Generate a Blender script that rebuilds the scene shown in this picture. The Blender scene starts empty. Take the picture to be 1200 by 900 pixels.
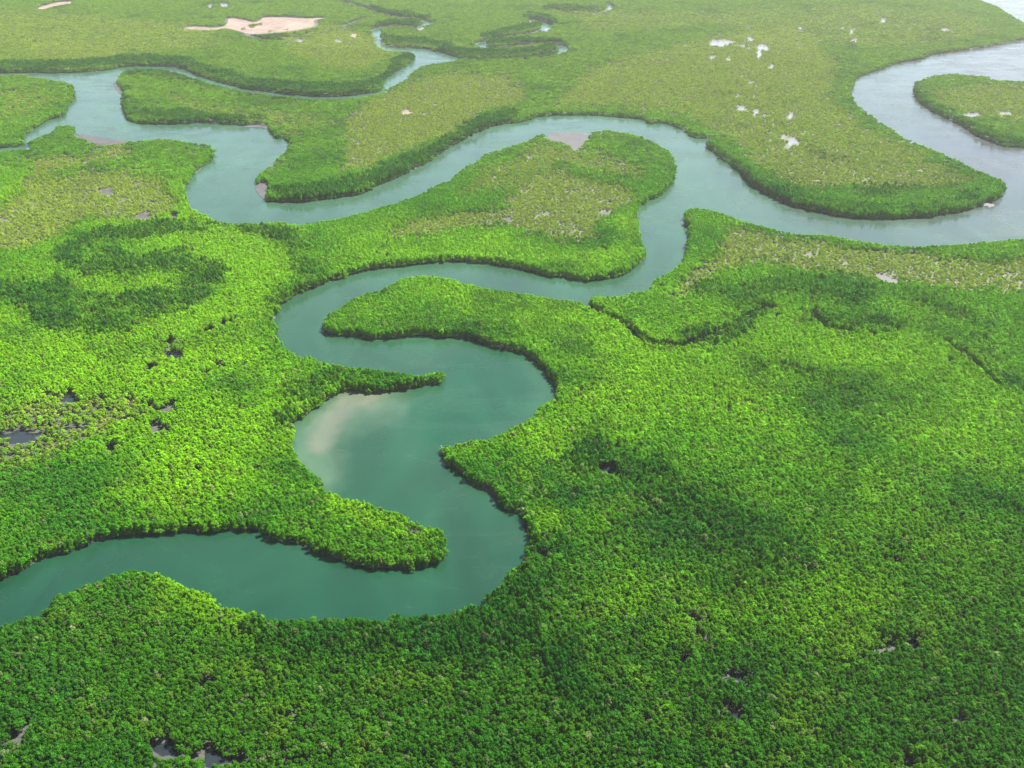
# Mangrove river delta seen from a light aircraft: river loops, closed canopy, scrub flats, tidal pools, haze.
import bpy, bmesh, math, random
import numpy as np
from mathutils import Vector, noise

random.seed(7)
RNG = np.random.default_rng(11)
SC = bpy.context.scene
COL = SC.collection

# ------------------------------------------------------------------ survey frame
H = 400.0                      # flying height, m
PITCH = math.radians(28.4)
F = 35.0 / 36.0 * 1200.0
CP, SP = math.cos(PITCH), math.sin(PITCH)

def ground(u, v, z=0.0):
    """map sheet coordinate -> point on the ground plane (world metres)."""
    u = np.asarray(u, float); v = np.asarray(v, float)
    a = (u - 600) / F; b = (450 - v) / F
    dy = CP + b * SP; dz = -SP + b * CP
    t = (z - H) / dz
    return a * t, dy * t

def sheet(x, y, z=0.0):
    """world point -> map sheet coordinate."""
    zz = z - H
    d = y * CP - zz * SP
    w = y * SP + zz * CP
    return 600 + F * x / d, 450 - F * w / d

# ------------------------------------------------------------------ traced outlines (map sheet coordinates)
RIVER = [(-400,690),(-100,690),(0,678),(15,672),(30,667),(48,655),(55,653),(80,648),(100,640),(120,633),(150,628),(200,625),(250,624),(300,622),
(310,625),(330,633),(360,642),(385,652),(400,658),(415,663),(440,667),(470,667),(500,664),(517,657),(524,645),(525,633),(518,625),
(505,619),(490,613),(480,608),(460,602),(440,597),(420,587),(400,581),(390,575),(375,565),(360,555),(350,545),(343,533),(341,525),
(345,518),(345,505),(343,498),(355,490),(370,480),(385,470),(400,460),(420,459),(450,459),(480,455),(500,453),(517,448),(518,441),
(510,438),(490,440),(470,438),(450,436),(430,433),(415,431),(400,429),(385,427),(360,420),(345,416),(335,412),(328,405),(324,390),
(322,378),(325,368),(330,358),(340,350),(355,343),(375,335),(390,330),(400,327),(420,320),(440,316),(477,312),(500,309),(527,307),
(573,309),(617,317),(640,323),(677,328),(700,328),(720,325),(737,319),(750,308),(757,300),(753,287),(748,273),(747,257),(753,240),
(773,230),(787,217),(792,200),(788,187),(777,173),(757,163),(737,157),(713,153),(693,155),(687,157),(660,156),(642,158),(633,158),
(613,167),(590,175),(580,177),(567,183),(547,197),(533,207),(527,212),(513,218),(493,228),(467,238),(447,243),(423,250),(400,256),
(350,264),(327,260),(300,263),(267,262),(243,255),(223,245),(217,233),(217,222),(223,210),(237,197),(248,187),(248,175),(240,169),
(213,166),(190,163),(160,165),(143,165),(117,162),(93,158),(87,153),(78,147),(67,149),(60,155),(47,160),(30,168),(0,178),(-400,200),
(-400,197),(0,174),(23,166),(33,157),(47,147),(63,139),(75,137),(78,128),(86,117),(87,105),(80,98),(63,95),(53,92),(27,89),(0,88),(-400,100),
(-400,93),(0,85.5),(60,86),(110,84),(127,82),(147,78),(168,77.5),(190,78),(213,80),(226,86),(233,89),(253,95),(273,101),(293,105),(333,110),(366,113),(400,113.5),
(433,109),(447,106),(450,95),(463,85),(480,75),(486,68),(483,63),(477,61),(453,59),(446,56),(438,52),(439,48),(443,45),(446,49),(447,53),
(467,56),(490,57),(510,60),(530,65),(539,70),(513,74),(493,78),(483,87),(477,93),(453,105),(445,109),(433,112.5),(400,116.5),(366,116),(333,113),(300,109.5),
(283,107),(262,102),(240,96),(222,91),(205,85),(190,82),(168,81),(150,82),(143,87),(138,95),(140,102),(144,110),(143,123),(147,135),(160,144),
(187,146),(217,146),(233,144),(253,145),(283,147),(308,148),(317,155),(325,162),(337,164),(337,177),(330,183),(320,192),(307,202),
(300,210),(302,220),(310,233),(320,237),(350,237),(373,235),(400,231),(423,228),(443,218),(467,208),(497,193),(517,180),(540,166),
(560,156),(580,148),(600,145),(617,142),(633,137),(660,135),(690,135),(717,137),(750,140),(763,146),(777,144),(793,149),(800,153),
(817,162),(830,163),(830,173),(847,187),(867,202),(875,212),(897,227),(920,238),(943,245),(973,252),(1007,256),(1040,257),(1073,256),
(1100,253),(1127,249),(1153,242),(1170,233),(1177,222),(1173,213),(1157,205),(1140,197),(1120,187),(1093,175),(1060,163),(1047,153),
(1030,142),(1013,130),(1000,120),(997,110),(1000,97),(1007,90),(1027,83),(1050,75),(1080,69),(1097,63),(1133,59),(1160,55),(1200,47),
(1300,36),(1600,20),(1600,265),(1300,272),(1200,280),(1167,283),(1133,286),(1083,289),(1033,287),(1000,282),(967,276),(933,275),
(903,268),(883,262),(867,258),(850,252),(833,247),(810,245),(802,250),(805,262),(807,280),(803,300),(795,313),(783,322),(767,330),
(760,342),(743,343),(727,347),(700,347),(690,352),(686,360),(683,357),(667,353),(647,350),(617,345),(587,342),(560,337),(533,330),
(510,325),(483,325),(460,333),(440,343),(420,350),(407,358),(385,370),(380,378),(378,384),(383,391),(400,395),(420,394),(437,398),
(467,397),(493,393),(510,395),(523,397),(540,396),(560,400),(580,408),(607,413),(627,423),(640,435),(650,450),(652,460),(647,472),
(633,480),(623,492),(600,503),(583,510),(560,517),(533,522),(517,527),(517,533),(533,548),(550,563),(573,580),(597,597),(617,610),
(622,627),(627,635),(618,650),(617,658),(600,672),(593,687),(577,700),(570,708),(553,710),(533,715),(513,723),(483,722),(463,723),
(440,728),(413,728),(400,727),(363,727),(330,733),(310,727),(290,720),(267,713),(247,705),(233,697),(217,689),(193,680),(173,675),
(133,676),(110,683),(83,695),(63,705),(50,718),(30,725),(0,733),(-100,750),(-400,790)]
PENINSULA = [(1600,100),(1200,95),(1160,90),(1133,88),(1120,86),(1100,88),(1083,93),(1073,100),(1072,112),(1087,127),(1107,138),(1127,147),
(1150,162),(1177,172),(1188,174),(1200,173),(1600,190)]
SEA = [(1100,-172),(1120,-40),(1147,0),(1167,7),(1177,13),(1187,20),(1200,27),(1240,36),(1600,12),(1600,-172)]
CREEKS = [   # (half width m, points): narrow creeks between the trees
 (12, [(539,70),(560,72),(580,72),(620,70),(648,66),(661,59),(650,53),(620,54),(590,58),(568,58),(565,52),(590,46),(615,42),(637,37),(641,33),(637,28),(625,24)]),
 (11, [(443,45),(441,37),(455,32),(480,33),(492,34),(503,29),(495,25),(470,22),(450,18),(437,14),(420,8),(400,3)]),
 (7, [(648,13),(665,17),(685,19),(702,17),(716,11),(712,5)]),
 (7, [(287,43),(300,47),(317,50),(335,50),(352,49),(367,42),(400,33),(430,22)]),
 (4.2, [(684,358),(700,369),(720,379),(738,389),(747,399),(760,406),(785,410),(800,410),(825,403),(850,393),(870,385),(885,372),(903,366)]),
 (2.2, [(950,372),(960,382),(975,390),(1000,396),(1030,396),(1050,393)]),
 (2.0, [(1105,405),(1120,415),(1140,428),(1155,442),(1170,455)]),
]
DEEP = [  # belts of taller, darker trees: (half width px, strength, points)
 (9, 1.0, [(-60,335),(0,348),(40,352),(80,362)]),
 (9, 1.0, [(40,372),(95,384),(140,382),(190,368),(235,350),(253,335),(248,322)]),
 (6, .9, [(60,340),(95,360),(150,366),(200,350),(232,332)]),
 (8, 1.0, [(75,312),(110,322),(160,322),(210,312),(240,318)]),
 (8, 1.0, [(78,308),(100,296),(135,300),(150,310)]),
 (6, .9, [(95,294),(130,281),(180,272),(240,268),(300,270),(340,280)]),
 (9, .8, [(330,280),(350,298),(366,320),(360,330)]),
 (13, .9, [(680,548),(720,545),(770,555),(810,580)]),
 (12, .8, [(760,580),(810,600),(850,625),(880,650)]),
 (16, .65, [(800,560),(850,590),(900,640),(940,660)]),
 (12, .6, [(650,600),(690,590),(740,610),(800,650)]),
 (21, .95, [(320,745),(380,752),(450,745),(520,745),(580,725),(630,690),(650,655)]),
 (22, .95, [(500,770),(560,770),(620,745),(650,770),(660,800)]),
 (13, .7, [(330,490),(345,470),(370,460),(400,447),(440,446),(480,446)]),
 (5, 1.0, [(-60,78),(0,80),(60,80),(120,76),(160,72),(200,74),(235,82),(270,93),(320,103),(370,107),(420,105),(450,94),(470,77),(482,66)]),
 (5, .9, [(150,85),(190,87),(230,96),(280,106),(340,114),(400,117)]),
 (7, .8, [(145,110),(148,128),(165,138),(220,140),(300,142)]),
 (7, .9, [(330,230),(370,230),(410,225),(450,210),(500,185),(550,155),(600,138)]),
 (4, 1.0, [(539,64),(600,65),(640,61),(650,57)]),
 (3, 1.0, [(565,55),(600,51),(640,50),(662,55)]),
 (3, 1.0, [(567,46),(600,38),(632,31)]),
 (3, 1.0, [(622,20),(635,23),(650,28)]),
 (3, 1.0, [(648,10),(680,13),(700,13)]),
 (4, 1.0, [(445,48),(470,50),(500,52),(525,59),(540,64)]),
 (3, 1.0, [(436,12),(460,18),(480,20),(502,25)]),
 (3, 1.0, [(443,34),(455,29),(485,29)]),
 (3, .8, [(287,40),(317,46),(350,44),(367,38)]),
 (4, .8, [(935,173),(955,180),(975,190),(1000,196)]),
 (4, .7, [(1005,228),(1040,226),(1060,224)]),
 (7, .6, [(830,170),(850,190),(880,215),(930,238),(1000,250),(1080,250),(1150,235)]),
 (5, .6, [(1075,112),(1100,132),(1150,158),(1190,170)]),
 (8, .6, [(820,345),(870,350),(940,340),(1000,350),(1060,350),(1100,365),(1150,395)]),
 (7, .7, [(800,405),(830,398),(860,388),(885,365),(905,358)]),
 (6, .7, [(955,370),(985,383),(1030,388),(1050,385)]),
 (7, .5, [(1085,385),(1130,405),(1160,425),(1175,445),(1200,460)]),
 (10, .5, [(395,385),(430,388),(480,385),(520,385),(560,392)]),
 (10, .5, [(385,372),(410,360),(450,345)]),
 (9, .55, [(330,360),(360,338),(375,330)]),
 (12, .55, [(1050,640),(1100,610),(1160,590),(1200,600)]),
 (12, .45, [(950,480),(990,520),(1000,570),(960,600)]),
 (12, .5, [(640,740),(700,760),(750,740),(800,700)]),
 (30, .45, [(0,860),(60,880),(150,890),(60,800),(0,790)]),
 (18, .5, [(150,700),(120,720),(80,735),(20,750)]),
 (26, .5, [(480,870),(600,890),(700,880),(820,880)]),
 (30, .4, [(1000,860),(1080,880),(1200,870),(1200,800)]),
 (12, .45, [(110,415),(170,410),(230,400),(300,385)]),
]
BRIGHT = [
 (26, 1.0, [(110,345),(150,345),(190,340)]),
 (40, .8, [(20,250),(100,235),(190,250),(260,290),(320,300)]),
 (35, .8, [(0,400),(100,400),(220,395),(300,360)]),
 (60, .6, [(60,440),(250,450),(300,520),(200,560)]),
 (45, .7, [(560,340),(640,375),(700,400),(760,440),(720,480),(660,520)]),
 (60, .5, [(780,430),(900,440),(1000,430),(1150,500)]),
 (50, .6, [(730,650),(780,700),(900,700),(1000,730)]),
 (14, .8, [(610,560),(640,600),(650,630)]),
 (14, .8, [(400,600),(450,620),(500,635)]),
 (25, .6, [(200,690),(260,720),(300,740)]),
 (9, 1.0, [(193,684),(235,700),(265,716),(300,728)]),
 (12, .7, [(620,300),(690,310),(740,290),(735,265)]),
 (25, .5, [(420,290),(500,295),(580,295)]),
]
SCRUB = [  # open flats of small pale bushes: (strength, polygon)
 (1.0, [(850,264),(930,282),(1000,292),(1100,302),(1200,306),(1500,310),(1500,372),(1200,352),(1140,347),(1060,338),(1000,325),(940,320),(890,306),(865,312),(830,335),(795,362),(782,355),(810,325),(845,298)]),
 (1.0, [(450,275),(500,258),(590,242),(615,215),(660,200),(700,215),(750,225),(735,243),(702,258),(700,283),(655,288),(600,272),(540,272),(480,285),(452,283)]),
 (.7, [(560,205),(640,170),(700,180),(760,200),(750,215),(700,205),(660,195),(600,225),(540,235)]),
 (1.0, [(-300,270),(0,252),(35,215),(100,203),(190,205),(212,240),(185,257),(100,262),(40,292),(0,300),(-300,330)]),
 (.9, [(30,185),(90,190),(140,165),(150,185),(80,200),(40,215)]),
 (.9, [(400,205),(405,150),(435,118),(520,88),(600,92),(620,118),(560,135),(555,150),(500,165),(440,198)]),
 (.75, [(640,128),(700,80),(760,62),(830,45),(930,30),(985,75),(975,120),(1020,150),(1090,190),(1150,215),(1100,228),(1000,226),(930,222),(880,190),(850,160),(800,138),(720,126)]),
 (1.0, [(925,165),(960,190),(1020,198),(1100,215),(1060,224),(980,222),(940,210),(900,180)]),
 (.6, [(-300,20),(0,12),(120,20),(230,30),(280,50),(200,62),(120,70),(0,72),(-300,75)]),
 (.8, [(30,55),(90,50),(140,58),(110,72),(50,72)]),
 (.5, [(0,105),(50,108),(70,118),(40,135),(0,140)]),
 (.55, [(180,110),(250,125),(350,135),(420,150),(350,152),(330,200),(310,205),(345,170),(320,150),(230,135)]),
 (.7, [(1095,108),(1150,100),(1250,105),(1250,150),(1150,140),(1110,128)]),
 (.5, [(640,10),(800,15),(1000,8),(1130,15),(1170,40),(1080,58),(980,55),(830,30),(700,40)]),
 (.75, [(330,25),(400,30),(470,60),(430,85),(380,80),(330,60)]),
 (.62, [(20,480),(60,465),(160,470),(170,490),(120,520),(30,560),(-20,560),(-20,500)]),
]
def ell(cu, cv, ru, rv, seed, n=13, rough=.42):
    r = random.Random(seed); out = []
    for k in range(n):
        a = k / n * math.tau; q = 1 + r.uniform(-rough, rough)
        out.append((cu + math.cos(a) * ru * q, cv + math.sin(a) * rv * q))
    return out
DARK_POOLS = [  # (polygon, label)
 (ell(196,877,15,11,1), 'dark still pool among tree crowns near the lower left corner, the smaller of a close pair'),
 (ell(258,890,22,9,2), 'dark still pool cut by the lower edge of the view, wider one of a close pair'),
 (ell(20,513,27,7,3), 'grey brown pool with cream coloured trees around it at the left edge'),
 (ell(92,503,16,2.6,4), 'thin dark sliver of water between trees right of the grey brown pool'),
 (ell(80,467,10,4,5), 'small dark pool above the cream coloured trees on the left'),
 (ell(203,417,12,4,6), 'small dark muddy pool in bright forest left of the middle river bend'),
 (ell(130,527,8,5,7), 'small dark hollow below the cream coloured trees on the left'),
 (ell(867,794,14,6,8), 'grey purple pool in the lower right forest, upper of a close pair'),
 (ell(864,838,10,7,9), 'dark pool beside a pale crown in the lower right forest, lower of a close pair'),
 (ell(1035,757,11,4,10), 'thin grey pool at the far right of the lower forest, left of two side by side'),
 (ell(1067,755,8,5,12), 'thin grey pool at the far right of the lower forest, right of two side by side'),
 (ell(712,550,15,4.5,13), 'dark hollow of water right of the pointed bank in the middle'),
 (ell(580,845,5,4,14), 'tiny dark gap with water in the lower middle forest'),
 (ell(527,170,2,1,15), 'tiny dark pool in the scrub above the middle channel'),
]
PALE_POOLS = [
 (ell(842,50,9,5,21,rough=.5), 'large white tidal pool at the left of the upper right cluster'),
 (ell(853,50,6,2.4,22), 'small white tidal pool touching the largest one in the upper right'),
 (ell(893,55,7,4.5,23), 'white tidal pool at the right of the upper right cluster'),
 (ell(889,64,3,5,24), 'white tidal pool just below the right one of the upper cluster'),
 (ell(880,46,4,2.4,25), 'small white tidal pool between the two largest ones'),
 (ell(871,54,2.2,2.4,26), 'tiny white pool in the middle of the upper right cluster'),
 (ell(878,57,2,1.2,27), 'tiny low white pool in the middle of the upper right cluster'),
 (ell(904,78,3.2,3,28), 'small white pool alone below the upper right cluster'),
 (ell(880,97,3,1.2,29), 'narrow pale pool halfway between two clusters of pools'),
 (ell(998,40,3,4.5,30), 'white pool, upper half of a crooked pair near the top right'),
 (ell(1002,48,3.5,3.5,31), 'white pool, lower half of a crooked pair near the top right'),
 (ell(988,34,4,1.2,32), 'thin white streak of water leading to the crooked pair'),
 (ell(1035,24,3,3,33), 'tiny white pool near the top right'),
 (ell(1108,35,5,1.6,34), 'tiny pale pool in dark trees near the top right bank'),
 (ell(938,33,3,1.6,35), 'tiny pale pool between cluster and crooked pair'),
 (ell(868,127,6,2.2,36), 'pale pool, left one of three in a row above the river bend'),
 (ell(885,132,3.5,3.5,37), 'pale pool, middle one of three in a row above the river bend'),
 (ell(897,136,3.5,1.6,38), 'pale pool, small right one of three in a row above the river bend'),
 (ell(926,136,4,4,39), 'pale pool alone right of the row of three'),
 (ell(928,166,7,5.5,40,rough=.45), 'large pale pool beside dark trees inside the wide river loop'),
 (ell(917,161,3,2,41), 'small pale pool touching the large one inside the wide river loop'),
 (ell(866,112,2.6,2,42), 'tiny pale pool above the row of three'),
 (ell(836,67,5,1.3,43), 'thin pale streak below the largest upper right pool, left one'),
 (ell(853,70,3,1.3,44), 'thin pale streak below the largest upper right pool, right one'),
 (ell(1177,133,10,1.7,45), 'pale strip of water on the right hand peninsula, right one'),
 (ell(1138,135,8,2,46), 'pale strip of water on the right hand peninsula, left one'),
 (ell(246,7,4,2.4,47), 'small white pool at the top edge on the left'),
 (ell(263,6,6,2.2,48), 'small white pool at the top edge on the left, wider one'),
 (ell(352,48,6,1.8,49), 'sliver of pale creek water below the sand flat'),
 (ell(492,34,5,2,50), 'sliver of pale creek water near the top middle'),
 (ell(641,35,4,2,51), 'sliver of pale creek water in the small upper meander'),
 (ell(622,25,2,1.6,52), 'tiny speck of pale creek water above the small upper meander'),
 (ell(397,48,4,1.6,53), 'tiny pale pool right of the sand flat'),
]
SAND = [
 ([(215,32.3),(233,31.5),(253,32.6),(264,28),(266,22),(275,21.5),(287,24),(298,26),(306,23.5),(310,20.5),(333,20),(360,21.5),(383,21),(372,24),(373,30),(353,35),(320,39.3),(293,40.6),(277,36.5),(263,33.5),(247,35.6),(217,34.3)], 'wide pinkish sand flat in the forest at the upper left'),
 ([(43,10),(55,6),(70,2.5),(84,2),(84,4),(66,7),(50,11)], 'narrow pale sand streak at the top left corner'),
 (ell(414,42,4,2.6,61), 'tiny tan sand patch left of the upper creek'),
 (ell(477,132,6,2,62), 'pale bare patch in the scrub above the middle channel'),
]
MUD = [
 ([(640.5,160),(644,156.6),(660,155),(687,156),(692,162),(686,167),(680,173),(673,177),(668,171),(655,166),(642,165)], 'grey mud bank on the upper shore of the middle peninsula'),
 ([(299,222),(302,216),(311,214),(316,219),(312,229),(310,234.5),(304,229)], 'dark grey mud bank at the shore corner left of the middle channel'),
 ([(88,156.5),(95,157),(117,161),(143,164.5),(150,166),(140,168),(117,170),(100,165)], 'long grey mud strip on the left shore of the upper bend'),
 ([(132,98),(137,97),(143,106),(144,112),(139,109)], 'small grey mud patch on the tip of the upper left peninsula'),
 (ell(167,254,11,3,63), 'pale bare mud patch, lower one in the left scrub flat'),
 (ell(127,225,7,3.4,64), 'pale bare mud patch, upper one in the left scrub flat'),
 (ell(203,254,5,2.4,65), 'small bare mud patch beside the left scrub flat'),
 (ell(597,258,5,3,66), 'bare mud patch in the middle peninsula scrub'),
 (ell(710,250,7,2,67), 'thin bare mud patch on the right of the middle peninsula'),
 (ell(1158,240,6,2.4,68), 'pale mud patch on the shore at the tip of the wide loop'),
 ([(286,148.4),(300,146.5),(312,148),(316,153),(308,150),(290,149.5)], 'pale mud rim on the shore of the left bend'),
 ([(1030,321),(1045,326),(1055,333),(1040,331),(1027,325)], 'bare lilac grey mud patch in the right scrub flat'),
]
# ------------------------------------------------------------------ rasters on the map sheet
U0, V0, UW, VH = -400, -178, 2000, 1300
def smooth(p, closed=True, n=4):
    p = np.array(p, float); m = len(p); out = []
    for i in range(m if closed else m - 1):
        if closed: a, b, c, d = p[i-1], p[i], p[(i+1) % m], p[(i+2) % m]
        else: a, b, c, d = p[max(i-1,0)], p[i], p[i+1], p[min(i+2,m-1)]
        for k in range(n):
            t = k / n
            out.append(.5*((2*b)+(c-a)*t+(2*a-5*b+4*c-d)*t*t+(3*b-a-3*c+d)*t**3))
    if not closed: out.append(p[-1])
    return np.array(out)
SS = 2   # raster samples per sheet unit
def fill(poly, grid=None, val=1.0):
    """even-odd scan fill"""
    g = np.zeros((VH*SS, UW*SS), bool)
    q = (np.asarray(poly) - [U0, V0]) * SS
    y0 = max(0, int(q[:,1].min()) - 1); y1 = min(VH*SS, int(q[:,1].max()) + 2)
    a = q; b = np.roll(q, -1, 0)
    for y in range(y0, y1):
        yc = y + .5
        c = (a[:,1] > yc) != (b[:,1] > yc)
        if not c.any(): continue
        xs = a[c,0] + (yc - a[c,1]) / (b[c,1] - a[c,1]) * (b[c,0] - a[c,0])
        xs = np.clip(np.sort(xs), 0, UW*SS)
        for k in range(0, len(xs) - 1, 2):
            g[y, int(round(xs[k])):int(round(xs[k+1]))] = True
    return g
def sample(g, u, v, outside=0):
    iu = ((np.asarray(u) - U0) * SS).astype(int); iv = ((np.asarray(v) - V0) * SS).astype(int)
    ok = (iu >= 0) & (iu < g.shape[1]) & (iv >= 0) & (iv < g.shape[0])
    r = np.full(np.shape(iu), outside, dtype=g.dtype if g.dtype != bool else float)
    r[ok] = g[iv[ok], iu[ok]]
    return r
def blur(g, r, rv=None):
    g = g.astype(np.float32)
    for ax, rr in ((0, rv or r), (1, r)):
        for _ in range(2):
            k = max(1, int(rr * SS))
            pad = [(0,0),(0,0)]; pad[ax] = (k+1, k)
            c = np.cumsum(np.pad(g, pad, mode='edge'), axis=ax)
            n = g.shape[ax]
            hi = np.take(c, np.arange(2*k+1, 2*k+1+n), axis=ax); lo = np.take(c, np.arange(0, n), axis=ax)
            g = (hi - lo) / (2*k+1)
    return g
def belt(pts, u, v, hw, aniso=1.0):
    """soft weight around a polyline in sheet units (aniso squeezes the vertical)"""
    p = smooth(pts, closed=False, n=2)
    best = np.full(len(u), 1e9)
    lo, hi = p.min(0) - 3*hw, p.max(0) + 3*hw
    sel = (u > lo[0]) & (u < hi[0]) & (v > lo[1]) & (v < hi[1])
    if not sel.any(): return np.zeros(len(u))
    uu, vv = u[sel], v[sel]; bb = np.full(len(uu), 1e9)
    for a, b in zip(p[:-1], p[1:]):
        d = b - a; L = max(d @ d, 1e-9)
        t = np.clip(((uu-a[0])*d[0] + (vv-a[1])*d[1]) / L, 0, 1)
        bb = np.minimum(bb, np.hypot(uu - a[0] - t*d[0], vv - a[1] - t*d[1]))
    best[sel] = bb
    return np.clip(1.5 - best / hw, 0, 1)

water_mask = fill(smooth(RIVER, n=3)) & ~fill(smooth(PENINSULA, n=3)) | fill(SEA)
clear_mask = water_mask.copy()
for poly, _ in DARK_POOLS + PALE_POOLS + SAND + MUD: clear_mask |= fill(smooth(poly, n=3))
for q in (ell(299,29.5,9,2.4,71), ell(284,34,4,1.2,72), ell(317,37,6,1.2,73), ell(337,35,4,1,74), ell(674,169,4,1.6,75), ell(667,165,3,1,76), ell(264,30,5,1.4,77)): clear_mask &= ~fill(smooth(q, n=2))
scrub_mask = np.zeros(water_mask.shape, np.float32)
for s, poly in SCRUB: scrub_mask = np.maximum(scrub_mask, fill(poly).astype(np.float32) * s)
scrub_mask = blur(scrub_mask, 5, 3)
shore = blur(water_mask, 5, 3)

def vnoise(x, y, scale, seed):
    """tileable-free value noise, 0..1"""
    r = np.random.default_rng(seed); T = r.random((257, 257))
    x = np.asarray(x)/scale + 1000.3; y = np.asarray(y)/scale + 1000.7
    i = np.floor(x).astype(int); j = np.floor(y).astype(int); fx = x-i; fy = y-j
    fx = fx*fx*(3-2*fx); fy = fy*fy*(3-2*fy); i %= 256; j %= 256
    return (T[i,j]*(1-fx)+T[i+1,j]*fx)*(1-fy) + (T[i,j+1]*(1-fx)+T[i+1,j+1]*fx)*fy
def fbm(x, y, scale, seed):
    return (vnoise(x,y,scale,seed)*.5 + vnoise(x,y,scale*.47,seed+1)*.3 + vnoise(x,y,scale*.21,seed+2)*.2)

CREEK_PTS = []
for hw, pts in CREEKS:
    p = smooth(pts, closed=False, n=3); gx, gy = ground(p[:,0], p[:,1])
    CREEK_PTS.append((hw, np.stack([gx, gy], 1)))
def creek_dist(x, y):
    """metres outside the nearest creek edge (negative inside)"""
    best = np.full(len(x), 1e9)
    for hw, p in CREEK_PTS:
        lo, hi = p.min(0) - 60, p.max(0) + 60
        sel = np.where((x > lo[0]) & (x < hi[0]) & (y > lo[1]) & (y < hi[1]))[0]
        if not len(sel): continue
        xx, yy = x[sel], y[sel]; bb = best[sel]
        for a, b in zip(p[:-1], p[1:]):
            d = b - a; L = max(d @ d, 1e-9)
            t = np.clip(((xx-a[0])*d[0] + (yy-a[1])*d[1]) / L, 0, 1)
            bb = np.minimum(bb, np.hypot(xx-a[0]-t*d[0], yy-a[1]-t*d[1]) - hw)
        best[sel] = bb
    return best

# ------------------------------------------------------------------ materials
def new_mat(name):
    m = bpy.data.materials.new(name); m.use_nodes = True
    nt = m.node_tree; nt.nodes.clear()
    out = nt.nodes.new('ShaderNodeOutputMaterial')
    return m, nt, out
def node(nt, typ, **kw):
    n = nt.nodes.new(typ)
    for k, v in kw.items():
        if k in n.inputs.keys(): n.inputs[k].default_value = v
        else: setattr(n, k, v)
    return n
def principled(nt, out, **kw):
    b = nt.nodes.new('ShaderNodeBsdfPrincipled')
    for k, v in kw.items(): b.inputs[k].default_value = v
    nt.links.new(b.outputs[0], out.inputs[0])
    return b

def leaf_material():
    m, nt, out = new_mat('mangrove_leaves'); L = nt.links.new
    at = nt.nodes.new('ShaderNodeAttribute'); at.attribute_type = 'INSTANCER'; at.attribute_name = 'tint'
    tc = nt.nodes.new('ShaderNodeTexCoord')
    no = node(nt, 'ShaderNodeTexNoise', Scale=1.1, Detail=2.0)
    L(tc.outputs['Object'], no.inputs['Vector'])
    mr = nt.nodes.new('ShaderNodeMapRange')
    mr.inputs[1].default_value = .3; mr.inputs[2].default_value = .7; mr.inputs[3].default_value = .72; mr.inputs[4].default_value = 1.3
    L(no.outputs[0], mr.inputs[0])
    mu = nt.nodes.new('ShaderNodeVectorMath'); mu.operation = 'SCALE'
    L(at.outputs['Color'], mu.inputs[0]); L(mr.outputs[0], mu.inputs['Scale'])
    pb = nt.nodes.new('ShaderNodeBsdfPrincipled'); pb.inputs['Roughness'].default_value = .5
    pb.inputs['Specular IOR Level'].default_value = .07
    L(mu.outputs[0], pb.inputs['Base Color'])
    tr = nt.nodes.new('ShaderNodeBsdfTranslucent')
    hs = node(nt, 'ShaderNodeMix', data_type='RGBA', blend_type='MULTIPLY'); hs.inputs[0].default_value = 1
    L(mu.outputs[0], hs.inputs[6]); hs.inputs[7].default_value = (1.35, 1.45, .3, 1)
    L(hs.outputs[2], tr.inputs[0])
    mx = nt.nodes.new('ShaderNodeMixShader'); mx.inputs[0].default_value = .32
    L(pb.outputs[0], mx.inputs[1]); L(tr.outputs[0], mx.inputs[2]); L(mx.outputs[0], out.inputs[0])
    return m
def bark_material():
    m, nt, out = new_mat('grey_bark')
    b = principled(nt, out, Roughness=.9)
    no = node(nt, 'ShaderNodeTexNoise', Scale=3.0); cr = nt.nodes.new('ShaderNodeValToRGB')
    cr.color_ramp.elements[0].color = (.10,.085,.065,1); cr.color_ramp.elements[1].color = (.24,.21,.17,1)
    nt.links.new(no.outputs[0], cr.inputs[0]); nt.links.new(cr.outputs[0], b.inputs['Base Color'])
    return m
def ground_material():
    m, nt, out = new_mat('tidal_mud_ground'); L = nt.links.new
    b = principled(nt, out, Roughness=.85)
    tc = nt.nodes.new('ShaderNodeTexCoord')
    n1 = node(nt, 'ShaderNodeTexNoise', Scale=.05, Detail=5.0); n2 = node(nt, 'ShaderNodeTexNoise', Scale=.4, Detail=4.0)
    L(tc.outputs['Object'], n1.inputs[0]); L(tc.outputs['Object'], n2.inputs[0])
    at = nt.nodes.new('ShaderNodeAttribute'); at.attribute_name = 'soil'
    c1 = nt.nodes.new('ShaderNodeValToRGB'); e = c1.color_ramp.elements
    e[0].position = .35; e[0].color = (.018,.024,.016,1); e[1].position = .7; e[1].color = (.045,.042,.034,1)
    L(n2.outputs[0], c1.inputs[0])
    c2 = nt.nodes.new('ShaderNodeValToRGB'); e = c2.color_ramp.elements
    e[0].position = .4; e[0].color = (.035,.055,.016,1); e[1].position = .75; e[1].color = (.098,.082,.058,1)
    L(n2.outputs[0], c2.inputs[0])
    mx = node(nt, 'ShaderNodeMix', data_type='RGBA'); L(at.outputs['Fac'], mx.inputs[0])
    L(c1.outputs[0], mx.inputs[6]); L(c2.outputs[0], mx.inputs[7]); L(mx.outputs[2], b.inputs['Base Color'])
    return m
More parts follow.
